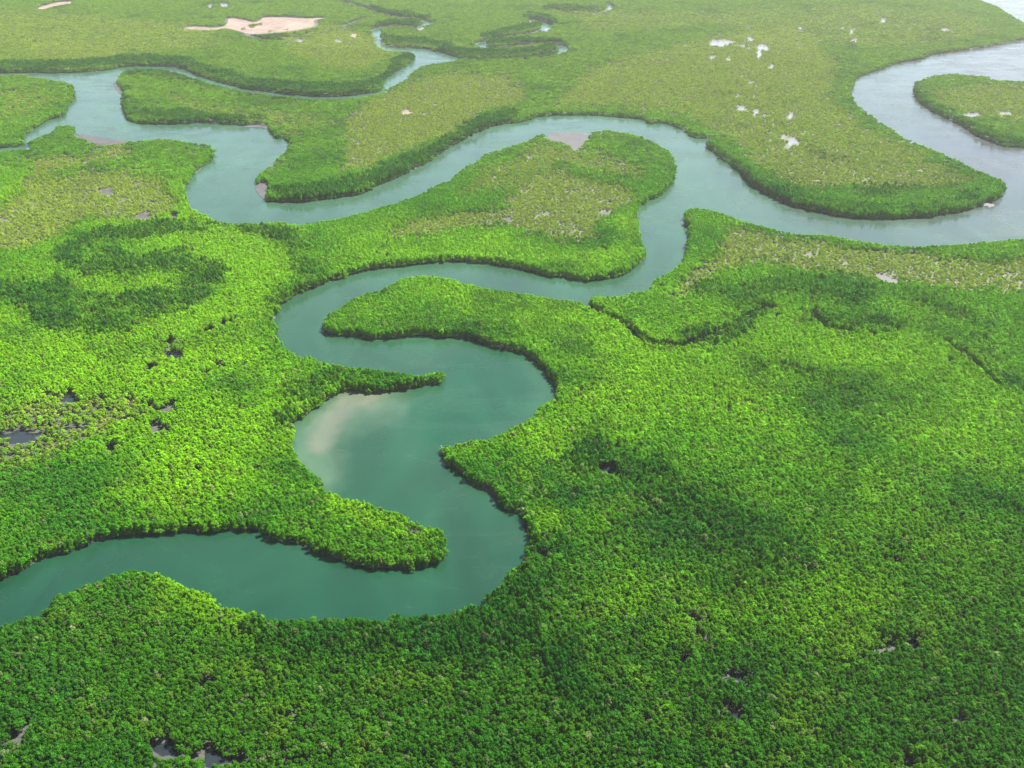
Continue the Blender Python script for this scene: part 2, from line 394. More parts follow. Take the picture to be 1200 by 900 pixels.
def soil_material(name, a, c, rough=.8, scale=.25):
    m, nt, out = new_mat(name); L = nt.links.new
    b = principled(nt, out, Roughness=rough)
    tc = nt.nodes.new('ShaderNodeTexCoord')
    n = node(nt, 'ShaderNodeTexNoise', Scale=scale, Detail=7.0, Roughness=.65); L(tc.outputs['Object'], n.inputs[0])
    cr = nt.nodes.new('ShaderNodeValToRGB'); e = cr.color_ramp.elements
    e[0].position = .38; e[0].color = a; e[1].position = .62; e[1].color = c
    n2 = node(nt, 'ShaderNodeTexNoise', Scale=scale*.25, Detail=5.0, Distortion=1.0); L(tc.outputs['Object'], n2.inputs[0])
    mm = nt.nodes.new('ShaderNodeMath'); mm.operation = 'MULTIPLY_ADD'; mm.inputs[1].default_value = .5; L(n2.outputs[0], mm.inputs[0])
    m3 = nt.nodes.new('ShaderNodeMath'); m3.operation = 'MULTIPLY'; m3.inputs[1].default_value = .5; L(n.outputs[0], m3.inputs[0]); L(m3.outputs[0], mm.inputs[2])
    L(mm.outputs[0], cr.inputs[0]); L(cr.outputs[0], b.inputs['Base Color'])
    return m
def water_material(name, rough, bump, color=None):
    m, nt, out = new_mat(name); L = nt.links.new
    b = principled(nt, out, Roughness=rough); b.inputs['IOR'].default_value = 1.33
    tc = nt.nodes.new('ShaderNodeTexCoord')
    n = node(nt, 'ShaderNodeTexNoise', Scale=.22, Detail=5.0, Roughness=.6)
    mp = nt.nodes.new('ShaderNodeMapping'); mp.inputs['Scale'].default_value = (.6, 1.4, 1); mp.inputs['Rotation'].default_value = (0,0,.5)
    L(tc.outputs['Object'], mp.inputs[0]); L(mp.outputs[0], n.inputs[0])
    bp = nt.nodes.new('ShaderNodeBump'); bp.inputs['Strength'].default_value = bump; bp.inputs['Distance'].default_value = .35
    L(n.outputs[0], bp.inputs['Height']); L(bp.outputs[0], b.inputs['Normal'])
    wn = node(nt, 'ShaderNodeTexNoise', Scale=.018, Detail=4.0, Distortion=1.5); L(mp.outputs[0], wn.inputs[0])
    wr = nt.nodes.new('ShaderNodeMapRange'); wr.inputs[1].default_value = .35; wr.inputs[2].default_value = .65
    wr.inputs[3].default_value = rough*.6; wr.inputs[4].default_value = rough*1.7
    L(wn.outputs[0], wr.inputs[0]); L(wr.outputs[0], b.inputs['Roughness'])
    if color: b.inputs['Base Color'].default_value = color
    else:
        at = nt.nodes.new('ShaderNodeAttribute'); at.attribute_name = 'silt'
        n2 = node(nt, 'ShaderNodeTexNoise', Scale=.012, Detail=6.0, Roughness=.6, Distortion=1.2)
        m2 = nt.nodes.new('ShaderNodeMapping'); m2.inputs['Scale'].default_value = (1, .5, 1)
        L(tc.outputs['Object'], m2.inputs[0]); L(m2.outputs[0], n2.inputs[0])
        mr = nt.nodes.new('ShaderNodeMapRange'); mr.inputs[1].default_value=.3; mr.inputs[2].default_value=.7
        mr.inputs[3].default_value = .78; mr.inputs[4].default_value = 1.22
        L(n2.outputs[0], mr.inputs[0])
        sc = nt.nodes.new('ShaderNodeVectorMath'); sc.operation = 'SCALE'
        L(at.outputs['Color'], sc.inputs[0]); L(mr.outputs[0], sc.inputs['Scale']); L(sc.outputs[0], b.inputs['Base Color'])
    return m
LEAF = leaf_material(); BARK = bark_material()
GROUND = ground_material()
SANDM = soil_material('pink_sand', (.09,.062,.038,1), (.20,.13,.10,1), .7, .06)
MUDM = soil_material('grey_mud', (.022,.021,.021,1), (.055,.046,.042,1), .6, .2)
WATER = water_material('silty_river_water', .18, .28)
POOLD = water_material('dark_pool_water', .12, .1, (.012,.016,.018,1))
POOLP = soil_material('sky_tinted_pool', (.09,.09,.10,1), (.15,.135,.14,1), .25, .05)  # pool water, its bright sky reflection put into a pale base colour

# ------------------------------------------------------------------ mesh helpers
def mesh_object(name, verts, faces, mat, kind=None, smooth_=True, link=True):
    me = bpy.data.meshes.new(name); me.from_pydata([tuple(map(float, v)) for v in verts], [], faces); me.update()
    if smooth_: me.polygons.foreach_set('use_smooth', [True]*len(me.polygons))
    if mat: me.materials.append(mat)
    o = bpy.data.objects.new(name, me)
    if link: COL.objects.link(o)
    if kind: o['kind'] = kind
    return o
def tag(o, label, cat, group=None, kind=None):
    o['label'] = label; o['category'] = cat
    if group: o['group'] = group
    if kind: o['kind'] = kind
def grid_mesh(name, us, vs, zfun, mat, kind):
    UU, VV = np.meshgrid(us, vs); x, y = ground(UU, VV)
    z = zfun(UU.ravel(), VV.ravel(), x.ravel(), y.ravel())
    n, m = len(us), len(vs)
    me = bpy.data.meshes.new(name)
    me.vertices.add(n*m)
    me.vertices.foreach_set('co', np.stack([x.ravel(), y.ravel(), z], 1).astype(np.float32).ravel())
    i = (np.arange(m-1)[:,None]*n + np.arange(n-1)[None,:]).ravel()
    q = np.stack([i+n, i+n+1, i+1, i], 1).astype(np.int32)
    me.loops.add(q.size); me.loops.foreach_set('vertex_index', q.ravel())
    me.polygons.add(len(q)); me.polygons.foreach_set('loop_start', np.arange(0, q.size, 4, dtype=np.int32))
    me.update(calc_edges=True); me.polygons.foreach_set('use_smooth', np.ones(len(q), bool))
    me.materials.append(mat)
    o = bpy.data.objects.new(name, me); COL.objects.link(o); o['kind'] = kind
    return o, UU.ravel(), VV.ravel(), x.ravel(), y.ravel()

# ------------------------------------------------------------------ ground and water
LAND = .35
def bed(u, v, x, y):
    u1, v1 = sheet(x, y, 4.0)
    w = np.maximum(sample(water_mask, u, v), sample(water_mask, u1, v1))
    inside = creek_dist(x, y) < 0
    return np.where((w > .5) | inside, -2.2, LAND)
us = np.concatenate([[-9000,-5000,-2500,-1200,-700], np.arange(-400, -60, 10), np.arange(-60, 1262, 2.5), np.arange(1262, 1600, 10), [1900,2400,3700,6200,10000]])
vs = np.concatenate([[-174,-168,-160,-140,-120,-100,-80,-60,-45,-35,-30,-25,-20,-15,-12,-9,-6,-3], np.arange(0, 130, 1.25), np.arange(130, 920, 2.5), np.arange(920, 1100, 20), [1150,1300,1600,2100]])
g, gu, gv, gx, gy = grid_mesh('ground', us, vs, bed, GROUND, 'structure')
soil = (np.clip(sample(scrub_mask, gu, gv)*1.3, 0, 1)*np.where(gv > 400, .12, 1)).astype(np.float32)
a = g.data.attributes.new('soil', 'FLOAT', 'POINT'); a.data.foreach_set('value', soil)
g['label'] = 'flat tidal mud the mangroves stand on'

us2 = np.concatenate([[-9000,-2500,-700], np.arange(-400, 1600, 3), [1900,3700,10000]])
vs2 = np.concatenate([[-174,-160,-120,-80,-40,-20,-10], np.arange(0, 1100, 3), [1300,2100]])
w, wu, wv, wx, wy = grid_mesh('river_water', us2, vs2, lambda u,v,x,y: np.zeros(len(u)), WATER, 'structure')
w['label'] = 'silty green river winding in wide loops through the mangrove forest'
def lin(r, g_, b): 
    f = lambda c: ((c/255+.055)/1.055)**2.4 if c > 10 else c/255/12.92
    return np.array([f(r), f(g_), f(b)])
base = np.zeros((len(wu), 4), np.float32); base[:,3] = 1
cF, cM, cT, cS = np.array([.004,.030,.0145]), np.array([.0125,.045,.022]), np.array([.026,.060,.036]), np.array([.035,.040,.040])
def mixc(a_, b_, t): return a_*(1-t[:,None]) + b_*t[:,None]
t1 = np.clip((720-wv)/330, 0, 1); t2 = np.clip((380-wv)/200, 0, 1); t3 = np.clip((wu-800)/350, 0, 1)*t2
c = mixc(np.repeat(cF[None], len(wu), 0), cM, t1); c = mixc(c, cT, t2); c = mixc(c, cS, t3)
# silt plume over the shoal, pale shallows
pu = wu + (fbm(wx, wy, 12, 61)-.5)*18; pv_ = wv + (fbm(wx, wy, 12, 65)-.5)*14
streak = .75 + .5*fbm(wx*.8+wy*.6, (wy*.8-wx*.6)*.25, 9, 69)
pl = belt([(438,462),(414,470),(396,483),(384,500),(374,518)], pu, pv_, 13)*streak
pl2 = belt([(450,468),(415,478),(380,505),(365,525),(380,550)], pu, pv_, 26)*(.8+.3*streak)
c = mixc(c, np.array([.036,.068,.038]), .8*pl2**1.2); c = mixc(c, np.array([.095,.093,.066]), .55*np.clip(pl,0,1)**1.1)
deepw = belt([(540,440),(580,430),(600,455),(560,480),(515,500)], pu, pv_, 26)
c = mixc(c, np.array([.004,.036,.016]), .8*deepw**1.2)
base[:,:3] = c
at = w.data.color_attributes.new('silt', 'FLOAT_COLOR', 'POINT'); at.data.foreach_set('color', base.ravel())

def patch(name, poly, z, mat, label, skirt=False):
    q = smooth(poly, n=4); x, y = ground(q[:,0], q[:,1])
    r = random.Random(len(label)); n = len(x); cx, cy = x.mean(), y.mean()
    k = .93
    inner = [((xx-cx)*k+cx-cx, (yy-cy)*k+cy-cy, 0) for xx, yy in zip(x, y)]
    vsx = inner + [(xx-cx, yy-cy, -(.5 if skirt else .02)) for xx, yy in zip(x, y)] 
    faces = [[i, (i+1) % n, n+(i+1) % n, n+i] for i in range(n)]
    o = mesh_object(name, vsx, [list(range(n))] + faces, mat, 'structure', smooth_=False)
    o.location = (cx, cy, z); o['label'] = label
    # make normals face up
    bm = bmesh.new(); bm.from_mesh(o.data)
    bmesh.ops.recalc_face_normals(bm, faces=bm.faces)
    if sum(f.normal.z * f.calc_area() for f in bm.faces) < 0: bmesh.ops.reverse_faces(bm, faces=bm.faces)
    bmesh.ops.triangulate(bm, faces=[f for f in bm.faces if len(f.verts) > 4])
    bm.to_mesh(o.data); bm.free()
    return o
for p, lb in DARK_POOLS: patch('pool_water', p, LAND + .03, POOLD, lb)
PALE_POOLS = [([(sum(q[0] for q in p)/len(p)*.2 + a*.8, sum(q[1] for q in p)/len(p)*.2 + b*.8) for a, b in p], lb) for p, lb in PALE_POOLS]
for p, lb in PALE_POOLS: patch('tidal_pool', p, LAND + .03, POOLP, lb)
for p, lb in SAND: patch('sand_flat', p, LAND + .06, SANDM, lb, True)
for p, lb in MUD: patch('mud_flat', p, LAND + .06, MUDM, lb, True)

# ------------------------------------------------------------------ tree prototypes
def crown_geo(r, seed, lobes, leaves, height, rad, zc, conic=0.0, leaf=.42):
    """lumpy crown: inner lobes plus many small leaf sprays standing off them"""
    rr = random.Random(seed); V = []; Fc = []
    L = []
    for k in range(lobes):
        a = k * 2.399 + rr.uniform(-.4, .4); q = math.sqrt((k + .3) / lobes)
        zz = (1 - q*q) * height*.5 * (1 + conic) + rr.uniform(-.18, .18) * height
        w = rr.uniform(.62, 1.0)
        L.append((math.cos(a)*q*rad*w, math.sin(a)*q*rad*w*.9, zc + zz - height*.18, rad*rr.uniform(.24, .42)))
    for (x, y, z, s) in L:
        bm = bmesh.new(); bmesh.ops.create_icosphere(bm, subdivisions=1, radius=1)
        off = len(V)
        for v in bm.verts:
            d = 1 + .28 * noise.noise(v.co*1.7 + Vector((x, y, seed)))
            V.append((x + v.co.x*s*d*.86, y + v.co.y*s*d*.86, z + v.co.z*s*d*.8))
        for f in bm.faces: Fc.append([off + v.index for v in f.verts])
        bm.free()
    for _ in range(leaves):
        x, y, z, s = L[rr.randrange(len(L))]
        n = Vector((rr.gauss(0,1), rr.gauss(0,1), rr.gauss(.35,1))).normalized()
        c = Vector((x, y, z)) + Vector((n.x*s, n.y*s, n.z*s*.92)) * rr.uniform(.85, 1.22)
        nn = (n + Vector((rr.gauss(0,.45), rr.gauss(0,.45), rr.gauss(.3,.45)))).normalized()
        t = nn.orthogonal().normalized(); b = nn.cross(t)
        a = rr.uniform(0, math.tau); t, b = t*math.cos(a)+b*math.sin(a), b*math.cos(a)-t*math.sin(a)
        sz = leaf * rr.uniform(.6, 1.25)
        off = len(V)
        for p in (c - t*sz*.9, c - b*sz*.42 + nn*.06, c + t*sz*.9 - nn*.05, c + b*sz*.42 + nn*.06): V.append(tuple(p))
        Fc.append([off, off+1, off+2, off+3])
    return V, Fc
def tube(V, Fc, pts, radii, n=5):
    off = len(V)
    for p, r in zip(pts, radii):
        for k in range(n):
            a = k/n*math.tau; V.append((p[0]+math.cos(a)*r, p[1]+math.sin(a)*r, p[2]))
    for i in range(len(pts)-1):
        for k in range(n):
            Fc.append([off+i*n+k, off+i*n+(k+1) % n, off+(i+1)*n+(k+1) % n, off+(i+1)*n+k])
def trunk_geo(seed, h, props=6):
    rr = random.Random(seed); V = []; Fc = []
    tube(V, Fc, [(0,0,1.0),(rr.uniform(-.1,.1),rr.uniform(-.1,.1),h*.45),(rr.uniform(-.2,.2),rr.uniform(-.2,.2),h*.8)], [.16,.13,.06])
    for k in range(props):    # stilt roots arching out of the stem
        a = k/props*math.tau + rr.uniform(-.3,.3); R = rr.uniform(.8,1.5); c, s = math.cos(a), math.sin(a)
        tube(V, Fc, [(0,0,rr.uniform(1.0,1.7)),(c*R*.6,s*R*.6,1.0),(c*R,s*R,-.1)], [.06,.05,.035], 4)
    for k in range(3):        # limbs up into the crown
        a = k/3*math.tau + rr.uniform(-.5,.5); c, s = math.cos(a), math.sin(a)
        tube(V, Fc, [(0,0,h*.42),(c*.6,s*.6,h*.62),(c*1.1,s*1.1,h*.78)], [.08,.06,.03], 4)
    return V, Fc
def join(parts):
    V = []; Fc = []; mi = []
    for (v, f), m in parts:
        off = len(V); V += v; Fc += [[i+off for i in q] for q in f]; mi += [m]*len(f)
    return V, Fc, mi
lib = bpy.data.collections.new('tree_library')
def lib_obj(name, V, Fc, mi):
    me = bpy.data.meshes.new(name); me.from_pydata(V, [], Fc); me.update()
    me.materials.append(LEAF); me.materials.append(BARK)
    me.polygons.foreach_set('material_index', mi)
    o = bpy.data.objects.new(name, me); lib.objects.link(o); return o
NEAR, BUSH, FAR, SCR = 9, 4, 5, 3
crowns, trunks = [], []
for i in range(NEAR):
    cg = crown_geo(1, 100+i, 10 + i % 3, 360, 3.6, 2.35, 4.6, conic=.07*i); tg = trunk_geo(200+i, 6)
    crowns.append(cg); trunks.append(tg)
    lib_obj('a%02d_tree' % i, *join([(cg, 0), (tg, 1)]))
bushes = []
for i in range(BUSH):
    cg = crown_geo(1, 300+i, 5, 170, 1.9, 1.55, 1.5, leaf=.34); tg = trunk_geo(350+i, 1.9, 4)
    tg = ([(x*.7,y*.7,z*.8) for x,y,z in tg[0]], tg[1]); bushes.append((cg, tg))
    lib_obj('b%02d_bush' % i, *join([(cg, 0), (tg, 1)]))
for i in range(FAR):          # clump of several trees for the distance
    parts = []; r = random.Random(400+i)
    for k in range(6):
        a = k*2.399 + r.uniform(-.3,.3); q = math.sqrt((k+.5)/6)*4.6; s = r.uniform(.8,1.15)
        v, f = crown_geo(1, 410+i*10+k, 6, 70, 3.4, 2.4, 4.4, leaf=.75)
        parts.append((([(x*s+math.cos(a)*q, y*s+math.sin(a)*q, z*s*r.uniform(.98,1.02)) for x,y,z in v], f), 0))
    lib_obj('c%02d_grove' % i, *join(parts))
for i in range(SCR):
    parts = []; r = random.Random(500+i)
    for k in range(5):
        a = k*2.399 + r.uniform(-.3,.3); q = math.sqrt((k+.5)/5)*6; s = r.uniform(.7,1.2)
        v, f = crown_geo(1, 510+i*10+k, 4, 40, 1.9, 1.6, 1.5, leaf=.6)
        parts.append((([(x*s+math.cos(a)*q, y*s+math.sin(a)*q, z*s) for x,y,z in v], f), 0))
    lib_obj('d%02d_bushes' % i, *join(parts))

# ------------------------------------------------------------------ planting
def jitter_grid(step, vmin, vmax, umin, umax, ymin, ymax, jit=.42):
    xa, _ = ground(np.array([umin, umax]), np.array([vmin, vmin]))
    xs = np.arange(min(xa[0], -50), max(xa[1], 50), step); ys = np.arange(ymin, ymax, step*.866)
    X, Y = np.meshgrid(xs, ys); X = X + (np.arange(len(ys)) % 2)[:,None]*step*.5
    X = X + RNG.uniform(-jit, jit, X.shape)*step; Y = Y + RNG.uniform(-jit, jit, Y.shape)*step
    X = X.ravel(); Y = Y.ravel(); u, v = sheet(X, Y, 0)
    k = (u > umin) & (u < umax) & (v > vmin) & (v < vmax)
    return X[k], Y[k]
YN = 1350.0
y_near = float(ground(600, 1010)[1]); y_far = float(ground(600, -45)[1])
def classify(X, Y):
    u, v = sheet(X, Y, 0)
    deep = np.zeros(len(X)); bright = np.zeros(len(X))
    wob = (fbm(X, Y, 45, 5)-.5)
    fine = RNG.normal(0, 1, (2, len(X)))*np.clip(v/400, .1, 1)
    uu = u + wob*30 + fine[0]*5; vv = v + (fbm(X, Y, 45, 9)-.5)*24*np.clip(v/400, .15, 1) + fine[1]*4
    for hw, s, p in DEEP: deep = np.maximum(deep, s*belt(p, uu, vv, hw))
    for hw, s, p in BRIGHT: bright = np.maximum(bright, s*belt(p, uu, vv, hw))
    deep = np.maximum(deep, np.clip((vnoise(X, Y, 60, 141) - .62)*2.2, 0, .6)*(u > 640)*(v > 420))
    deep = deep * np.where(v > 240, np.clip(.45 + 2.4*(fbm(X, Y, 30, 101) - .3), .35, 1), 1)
    scr = sample(scrub_mask, uu, vv)
    return u, v, deep, bright, scr
def fits(X, Y, h, mask=clear_mask, base=1.0):
    """no stem in water or on open mud, no crown hanging over it"""
    ok = np.ones(len(X), bool)
    X = X + (fbm(X, Y, 14, 91)-.5)*9 + RNG.normal(0, .7, len(X)); Y = Y + (fbm(X, Y, 14, 95)-.5)*11 + RNG.normal(0, .9, len(X))
    for f in (.0, .4, .75, 1.0):
        u, v = sheet(X, Y, h*f*.93); ok &= sample(mask, u, v) < .5
    for dx, dy in ((1.4,0),(-1.4,0),(0,1.4),(0,-1.0)):
        u, v = sheet(X+dx*base, Y+dy*base, 0); ok &= sample(mask, u, v) < .5
    return ok
def lerp3(a_, b_, t): return a_ + (b_-a_)*t[:,None]
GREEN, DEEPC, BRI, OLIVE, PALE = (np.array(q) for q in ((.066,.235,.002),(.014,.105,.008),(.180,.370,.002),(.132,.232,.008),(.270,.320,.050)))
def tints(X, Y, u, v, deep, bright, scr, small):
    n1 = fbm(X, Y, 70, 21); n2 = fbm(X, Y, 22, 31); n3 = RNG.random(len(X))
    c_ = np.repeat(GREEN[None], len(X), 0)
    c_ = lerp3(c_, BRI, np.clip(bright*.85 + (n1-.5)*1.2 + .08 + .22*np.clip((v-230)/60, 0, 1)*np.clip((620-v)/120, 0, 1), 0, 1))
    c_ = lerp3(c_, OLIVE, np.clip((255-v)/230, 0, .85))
    c_ = lerp3(c_, np.array([.028,.118,.002]), np.clip((v-540)/260, 0, .92)*np.clip(1-bright*.6, 0, 1))  # deeper green crowns toward the viewer, partly vignette darkening put into the tint
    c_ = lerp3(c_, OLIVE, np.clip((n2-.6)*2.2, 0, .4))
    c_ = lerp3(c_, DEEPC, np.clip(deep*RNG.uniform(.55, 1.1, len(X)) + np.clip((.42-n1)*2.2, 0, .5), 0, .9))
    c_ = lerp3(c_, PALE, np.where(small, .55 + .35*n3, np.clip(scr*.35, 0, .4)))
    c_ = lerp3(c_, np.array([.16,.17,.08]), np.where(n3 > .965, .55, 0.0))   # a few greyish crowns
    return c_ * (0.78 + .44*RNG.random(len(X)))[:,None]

P = {k: [] for k in ('x','y','i','sx','sz','rot','tint','h','u','v','small')}
def put(X, Y, idx, sx, sz, tint, h, small):
    u, v = sheet(X, Y, 0)
    for k, val in zip(('x','y','i','sx','sz','rot','tint','h','u','v','small'), (X, Y, idx, sx, sz, RNG.uniform(0, math.tau, len(X)), tint, h, u, v, small)):
        P[k].append(val)
def plant_trees(step, ymin, ymax, far):
    X, Y = jitter_grid(step, -45, 1010, -130, 1330, ymin, ymax)
    if far: ok0 = np.ones(len(X), bool)
    u, v, deep, bright, scr = classify(X, Y)
    cd = creek_dist(X, Y)
    sh = sample(shore, u, v)
    fringe = np.clip(sh*3.5, 0, 1)*np.clip(v/300+.3, 0, 1)
    creekside = np.clip(1-cd/14, 0, 1)*np.where(v < 200, 1, .35)*(v < 420)
    gaps = fbm(X, Y, 26, 77) + .35*(vnoise(X, Y, 7, 71)-.5)
    gap_thr = .865 - .13*np.clip(belt([(-10,440),(60,470),(130,500),(200,430),(240,420)], u, v, 50), 0, 1) - .09*np.clip(belt([(150,790),(220,800),(230,880),(300,860)], u, v, 60), 0, 1) - .05*np.clip(belt([(850,770),(860,850)], u, v, 40), 0, 1)
    h = 5.2 + 2.2*fbm(X, Y, 40, 41) + RNG.normal(0, .45, len(X)) + 2.6*deep + 1.6*fringe + 3*creekside
    h = h * np.clip(1 - .35*scr, .5, 1)
    h = np.where(deep > .5, h + RNG.random(len(X))**2*3.0, h)
    tree = RNG.random(len(X)) > scr*1.12
    keep = tree & (gaps < gap_thr) & (cd > (4 if far else 1.2)) 
    bw = 2.0 if far else .6
    f1 = fits(X, Y, h, base=bw); f2 = fits(X, Y, h*.75, base=bw); f3 = fits(X, Y, h*.55, base=bw)
    h = np.where(f1, h, np.where(f2, h*.75, h*.55)); keep &= f1 | f2 | f3
    X, Y, u, v, h, deep, bright, scr, n = X[keep], Y[keep], u[keep], v[keep], h[keep], deep[keep], bright[keep], scr[keep], keep.sum()
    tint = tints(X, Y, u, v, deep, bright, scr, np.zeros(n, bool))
    sz = h/6.6; sx = (.92 if far else 1.0)*(.58 + .30*RNG.random(n) + .55*RNG.random(n)**6) * np.clip(sz, .7, 1.2)**.5
    idx = (NEAR+BUSH + RNG.integers(0, FAR, n)) if far else RNG.integers(0, NEAR, n)
    put(X, Y, idx, sx, sz, tint, h, np.zeros(n, bool))
def plant_bushes(step, ymin, ymax, far):
    X, Y = jitter_grid(step, -45, 1010, -130, 1330, ymin, ymax, .5)
    u, v, deep, bright, scr = classify(X, Y)
    dens = fbm(X, Y, 16, 55)
    keep = (scr > .12) & (RNG.random(len(X)) < np.clip(scr*1.3, 0, .97)*np.clip((dens-.14)*3.4, .25, 1)) & (creek_dist(X, Y) > 0)
    h = 2.4 + 1.8*RNG.random(len(X)); keep &= fits(X, Y, h, base=.7)
    X, Y, u, v, h, deep, bright, scr, n = X[keep], Y[keep], u[keep], v[keep], h[keep], deep[keep], bright[keep], scr[keep], keep.sum()
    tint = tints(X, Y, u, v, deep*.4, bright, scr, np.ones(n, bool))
    sz = h/2.4; sx = .95 + .55*RNG.random(n)
    idx = (NEAR+BUSH+FAR + RNG.integers(0, SCR, n)) if far else (NEAR + RNG.integers(0, BUSH, n))
    put(X, Y, idx, sx, sz, tint, h, np.ones(n, bool))
def plant_skirt(step, ymin, ymax):
    """low leafy growth hanging over every bank"""
    X, Y = jitter_grid(step, -20, 1010, -60, 1260, ymin, ymax)
    near = np.zeros(len(X), bool)
    for dx, dy in ((4,0),(-4,0),(0,5),(0,-5),(3,3),(-3,3),(3,-3),(-3,-3)):
        u, v = sheet(X+dx, Y+dy, 0); near |= sample(water_mask, u, v) > .5
    near |= creek_dist(X, Y) < 4
    near &= (creek_dist(X, Y) > -.5) & (RNG.random(len(X)) < .93)
    mudm = np.zeros(len(X), bool)
    X, Y = X[near], Y[near]
    h = 2.6 + 1.6*RNG.random(len(X)); ok = fits(X, Y, h, base=.2); X, Y, h = X[ok], Y[ok], h[ok]
    u, v, deep, bright, scr = classify(X, Y); n = len(X)
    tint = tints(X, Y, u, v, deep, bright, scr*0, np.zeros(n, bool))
    put(X, Y, NEAR + RNG.integers(0, BUSH, n), .95 + .4*RNG.random(n), h/2.5, tint, h*.2, np.zeros(n, bool))
plant_skirt(2.3, y_near, 2300)
plant_trees(2.75, y_near, YN, False)
plant_trees(6.6, YN, y_far, True)
plant_bushes(3.8, y_near, 2300, False)
plant_bushes(7.5, 2300, y_far, True)
for k in P: P[k] = np.concatenate(P[k])
P['sy'] = P['sx'] * RNG.uniform(.78, 1.25, len(P['x']))
N = len(P['x'])

# the largest showing trees and pale trees become things of their own
dist = np.sqrt(P['x']**2 + P['y']**2 + H*H)
uu, vt = sheet(P['x'], P['y'], P['h']*.7)
inview = (uu > 2) & (uu < 1198) & (vt > 2) & (vt < 897)
def largest(sel, n):
    size = np.where(sel & inview, P['h']**.35 * P['sx'] / dist, 0)
    return np.argsort(-size)[:n]
own_t = largest(~P['small'] & (P['i'] < NEAR), 300); own_b = largest(P['small'] & (P['i'] < NEAR+BUSH), 300)
own = np.zeros(N, bool); own[own_t] = True; own[own_b] = True

proto_t, proto_b = [], []
def make_proto(name, cg, tg):
    e = bpy.data.objects.new(name, None); e.empty_display_size = 1
    c_ = mesh_object('crown', cg[0], cg[1], LEAF, smooth_=False, link=False)
    t_ = mesh_object('trunk', tg[0], tg[1], BARK, smooth_=False, link=False)
    return e, c_, t_
for i in range(NEAR): proto_t.append(make_proto('mangrove_tree', crowns[i], trunks[i]))
for i in range(BUSH): proto_b.append(make_proto('mangrove_bush', *bushes[i]))
def shade_word(t):
    s = t[1]; yel = t[0]/max(t[1], 1e-4)
    if yel > .75: return 'pale olive'
    if s < .095: return 'dark green'
    if s > .17: return 'bright yellow green'
    return 'mid green'
POOLPTS = [(np.mean([p[0] for p in poly]), np.mean([p[1] for p in poly]), lb) for poly, lb in DARK_POOLS]
NEARPOOL = {0: 'beside the smaller dark pool at the lower left', 1: 'beside the wide dark pool at the lower left edge', 2: 'beside the grey brown pool at the left edge',
            7: 'beside the grey purple pool in the lower right forest', 8: 'beside the dark pool below the purple one', 9: 'beside the left thin grey pool', 10: 'beside the right thin grey pool'}
COLS = ['in the left corner', 'left of the two dark pools', 'around the two dark pools', 'just right of both dark pools', 'right of the two dark pools', 'below the river\'s lowest reach',
        'below the dark belt by the bend', 'in the middle of the lower edge', 'below and left of the purple pool', 'below the grey purple pool', 'right of the grey purple pool', 'below the two thin grey pools', 'in the right corner']
used_p = set()
def place(i, bush):
    k = int(P['i'][i]) - (NEAR if bush else 0)
    src = (proto_b if bush else proto_t)[k]; key = (bush, k)
    if key in used_p: e, c_, t_ = (o.copy() for o in src)
    else: e, c_, t_ = src; used_p.add(key)
    for o in (e, c_, t_): COL.objects.link(o)
    c_.parent = e; t_.parent = e
    e.location = (P['x'][i], P['y'][i], LAND - .03); e.rotation_euler = (0, 0, P['rot'][i]); e.scale = (P['sx'][i], P['sy'][i], P['sz'][i])
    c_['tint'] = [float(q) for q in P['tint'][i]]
    sh_ = shade_word(P['tint'][i]); u, v = uu[i], vt[i]
    where = None
    for j, (pu, pv, _) in enumerate(POOLPTS):
        if j in NEARPOOL and abs(u-pu) < 34 and abs(v-pv) < 24: where = NEARPOOL[j]
    if bush:
        if where is None:
            where = 'in the open patch left of the river bend' if v > 420 else ('in the right scrub flat' if u > 770 else ('in the left scrub flat' if u < 300 else 'on the middle peninsula scrub'))
        size = 'wide' if P['sx'][i] > 1.0 else 'small'
        tag(e, f'{size} {sh_} mangrove bush {where}', 'bush', 'pale mangrove bushes nearest the viewer')
    else:
        if where is None: where = 'at the lower edge ' + COLS[min(12, int(u/1200*13))]
        size = 'tall' if P['h'][i] > 8.2 else ('broad' if P['sx'][i] > 1.05 else 'rounded')
        tag(e, f'{size} {sh_} mangrove {where}', 'tree', 'mangrove trees nearest the viewer')
for i in own_t: place(i, False)
for i in own_b: place(i, True)

# bleached dead trees on the banks
snag = soil_material('bleached_wood', (.30,.28,.25,1), (.46,.43,.39,1), .8, 2.0)
def dead_tree(u, v, seed, h, label):
    r = random.Random(seed); x, y = ground(u, v)
    e = bpy.data.objects.new('dead_tree', None); COL.objects.link(e); e.location = (float(x), float(y), .1)
    V, Fc = [], []; lean = (r.uniform(-1, 1), r.uniform(-1.4, .2))
    tube(V, Fc, [(0,0,-.4), (lean[0]*.4, lean[1]*.4, h*.5), (lean[0], lean[1], h)], [.24, .17, .08], 6)
    t_ = mesh_object('trunk', V, Fc, snag); t_.parent = e
    V, Fc = [], []
    for k in range(11):
        f = r.uniform(.3, .95); a = r.uniform(0, math.tau); l = r.uniform(1.2, 2.8); b0 = (lean[0]*f, lean[1]*f, h*f)
        b1 = (b0[0]+math.cos(a)*l*.5, b0[1]+math.sin(a)*l*.5, b0[2]+l*.45); b2 = (b0[0]+math.cos(a+.3)*l, b0[1]+math.sin(a+.3)*l, b0[2]+l*.7)
        tube(V, Fc, [b0, b1, b2], [.11, .08, .04], 5)
        for q in (-.7, .6): tube(V, Fc, [b1, (b1[0]+math.cos(a+q)*l*.5, b1[1]+math.sin(a+q)*l*.5, b1[2]+l*.4)], [.06, .03], 4)
    b_ = mesh_object('branches', V, Fc, snag); b_.parent = e
    tag(e, label, 'dead tree', 'dead trees on the river banks')
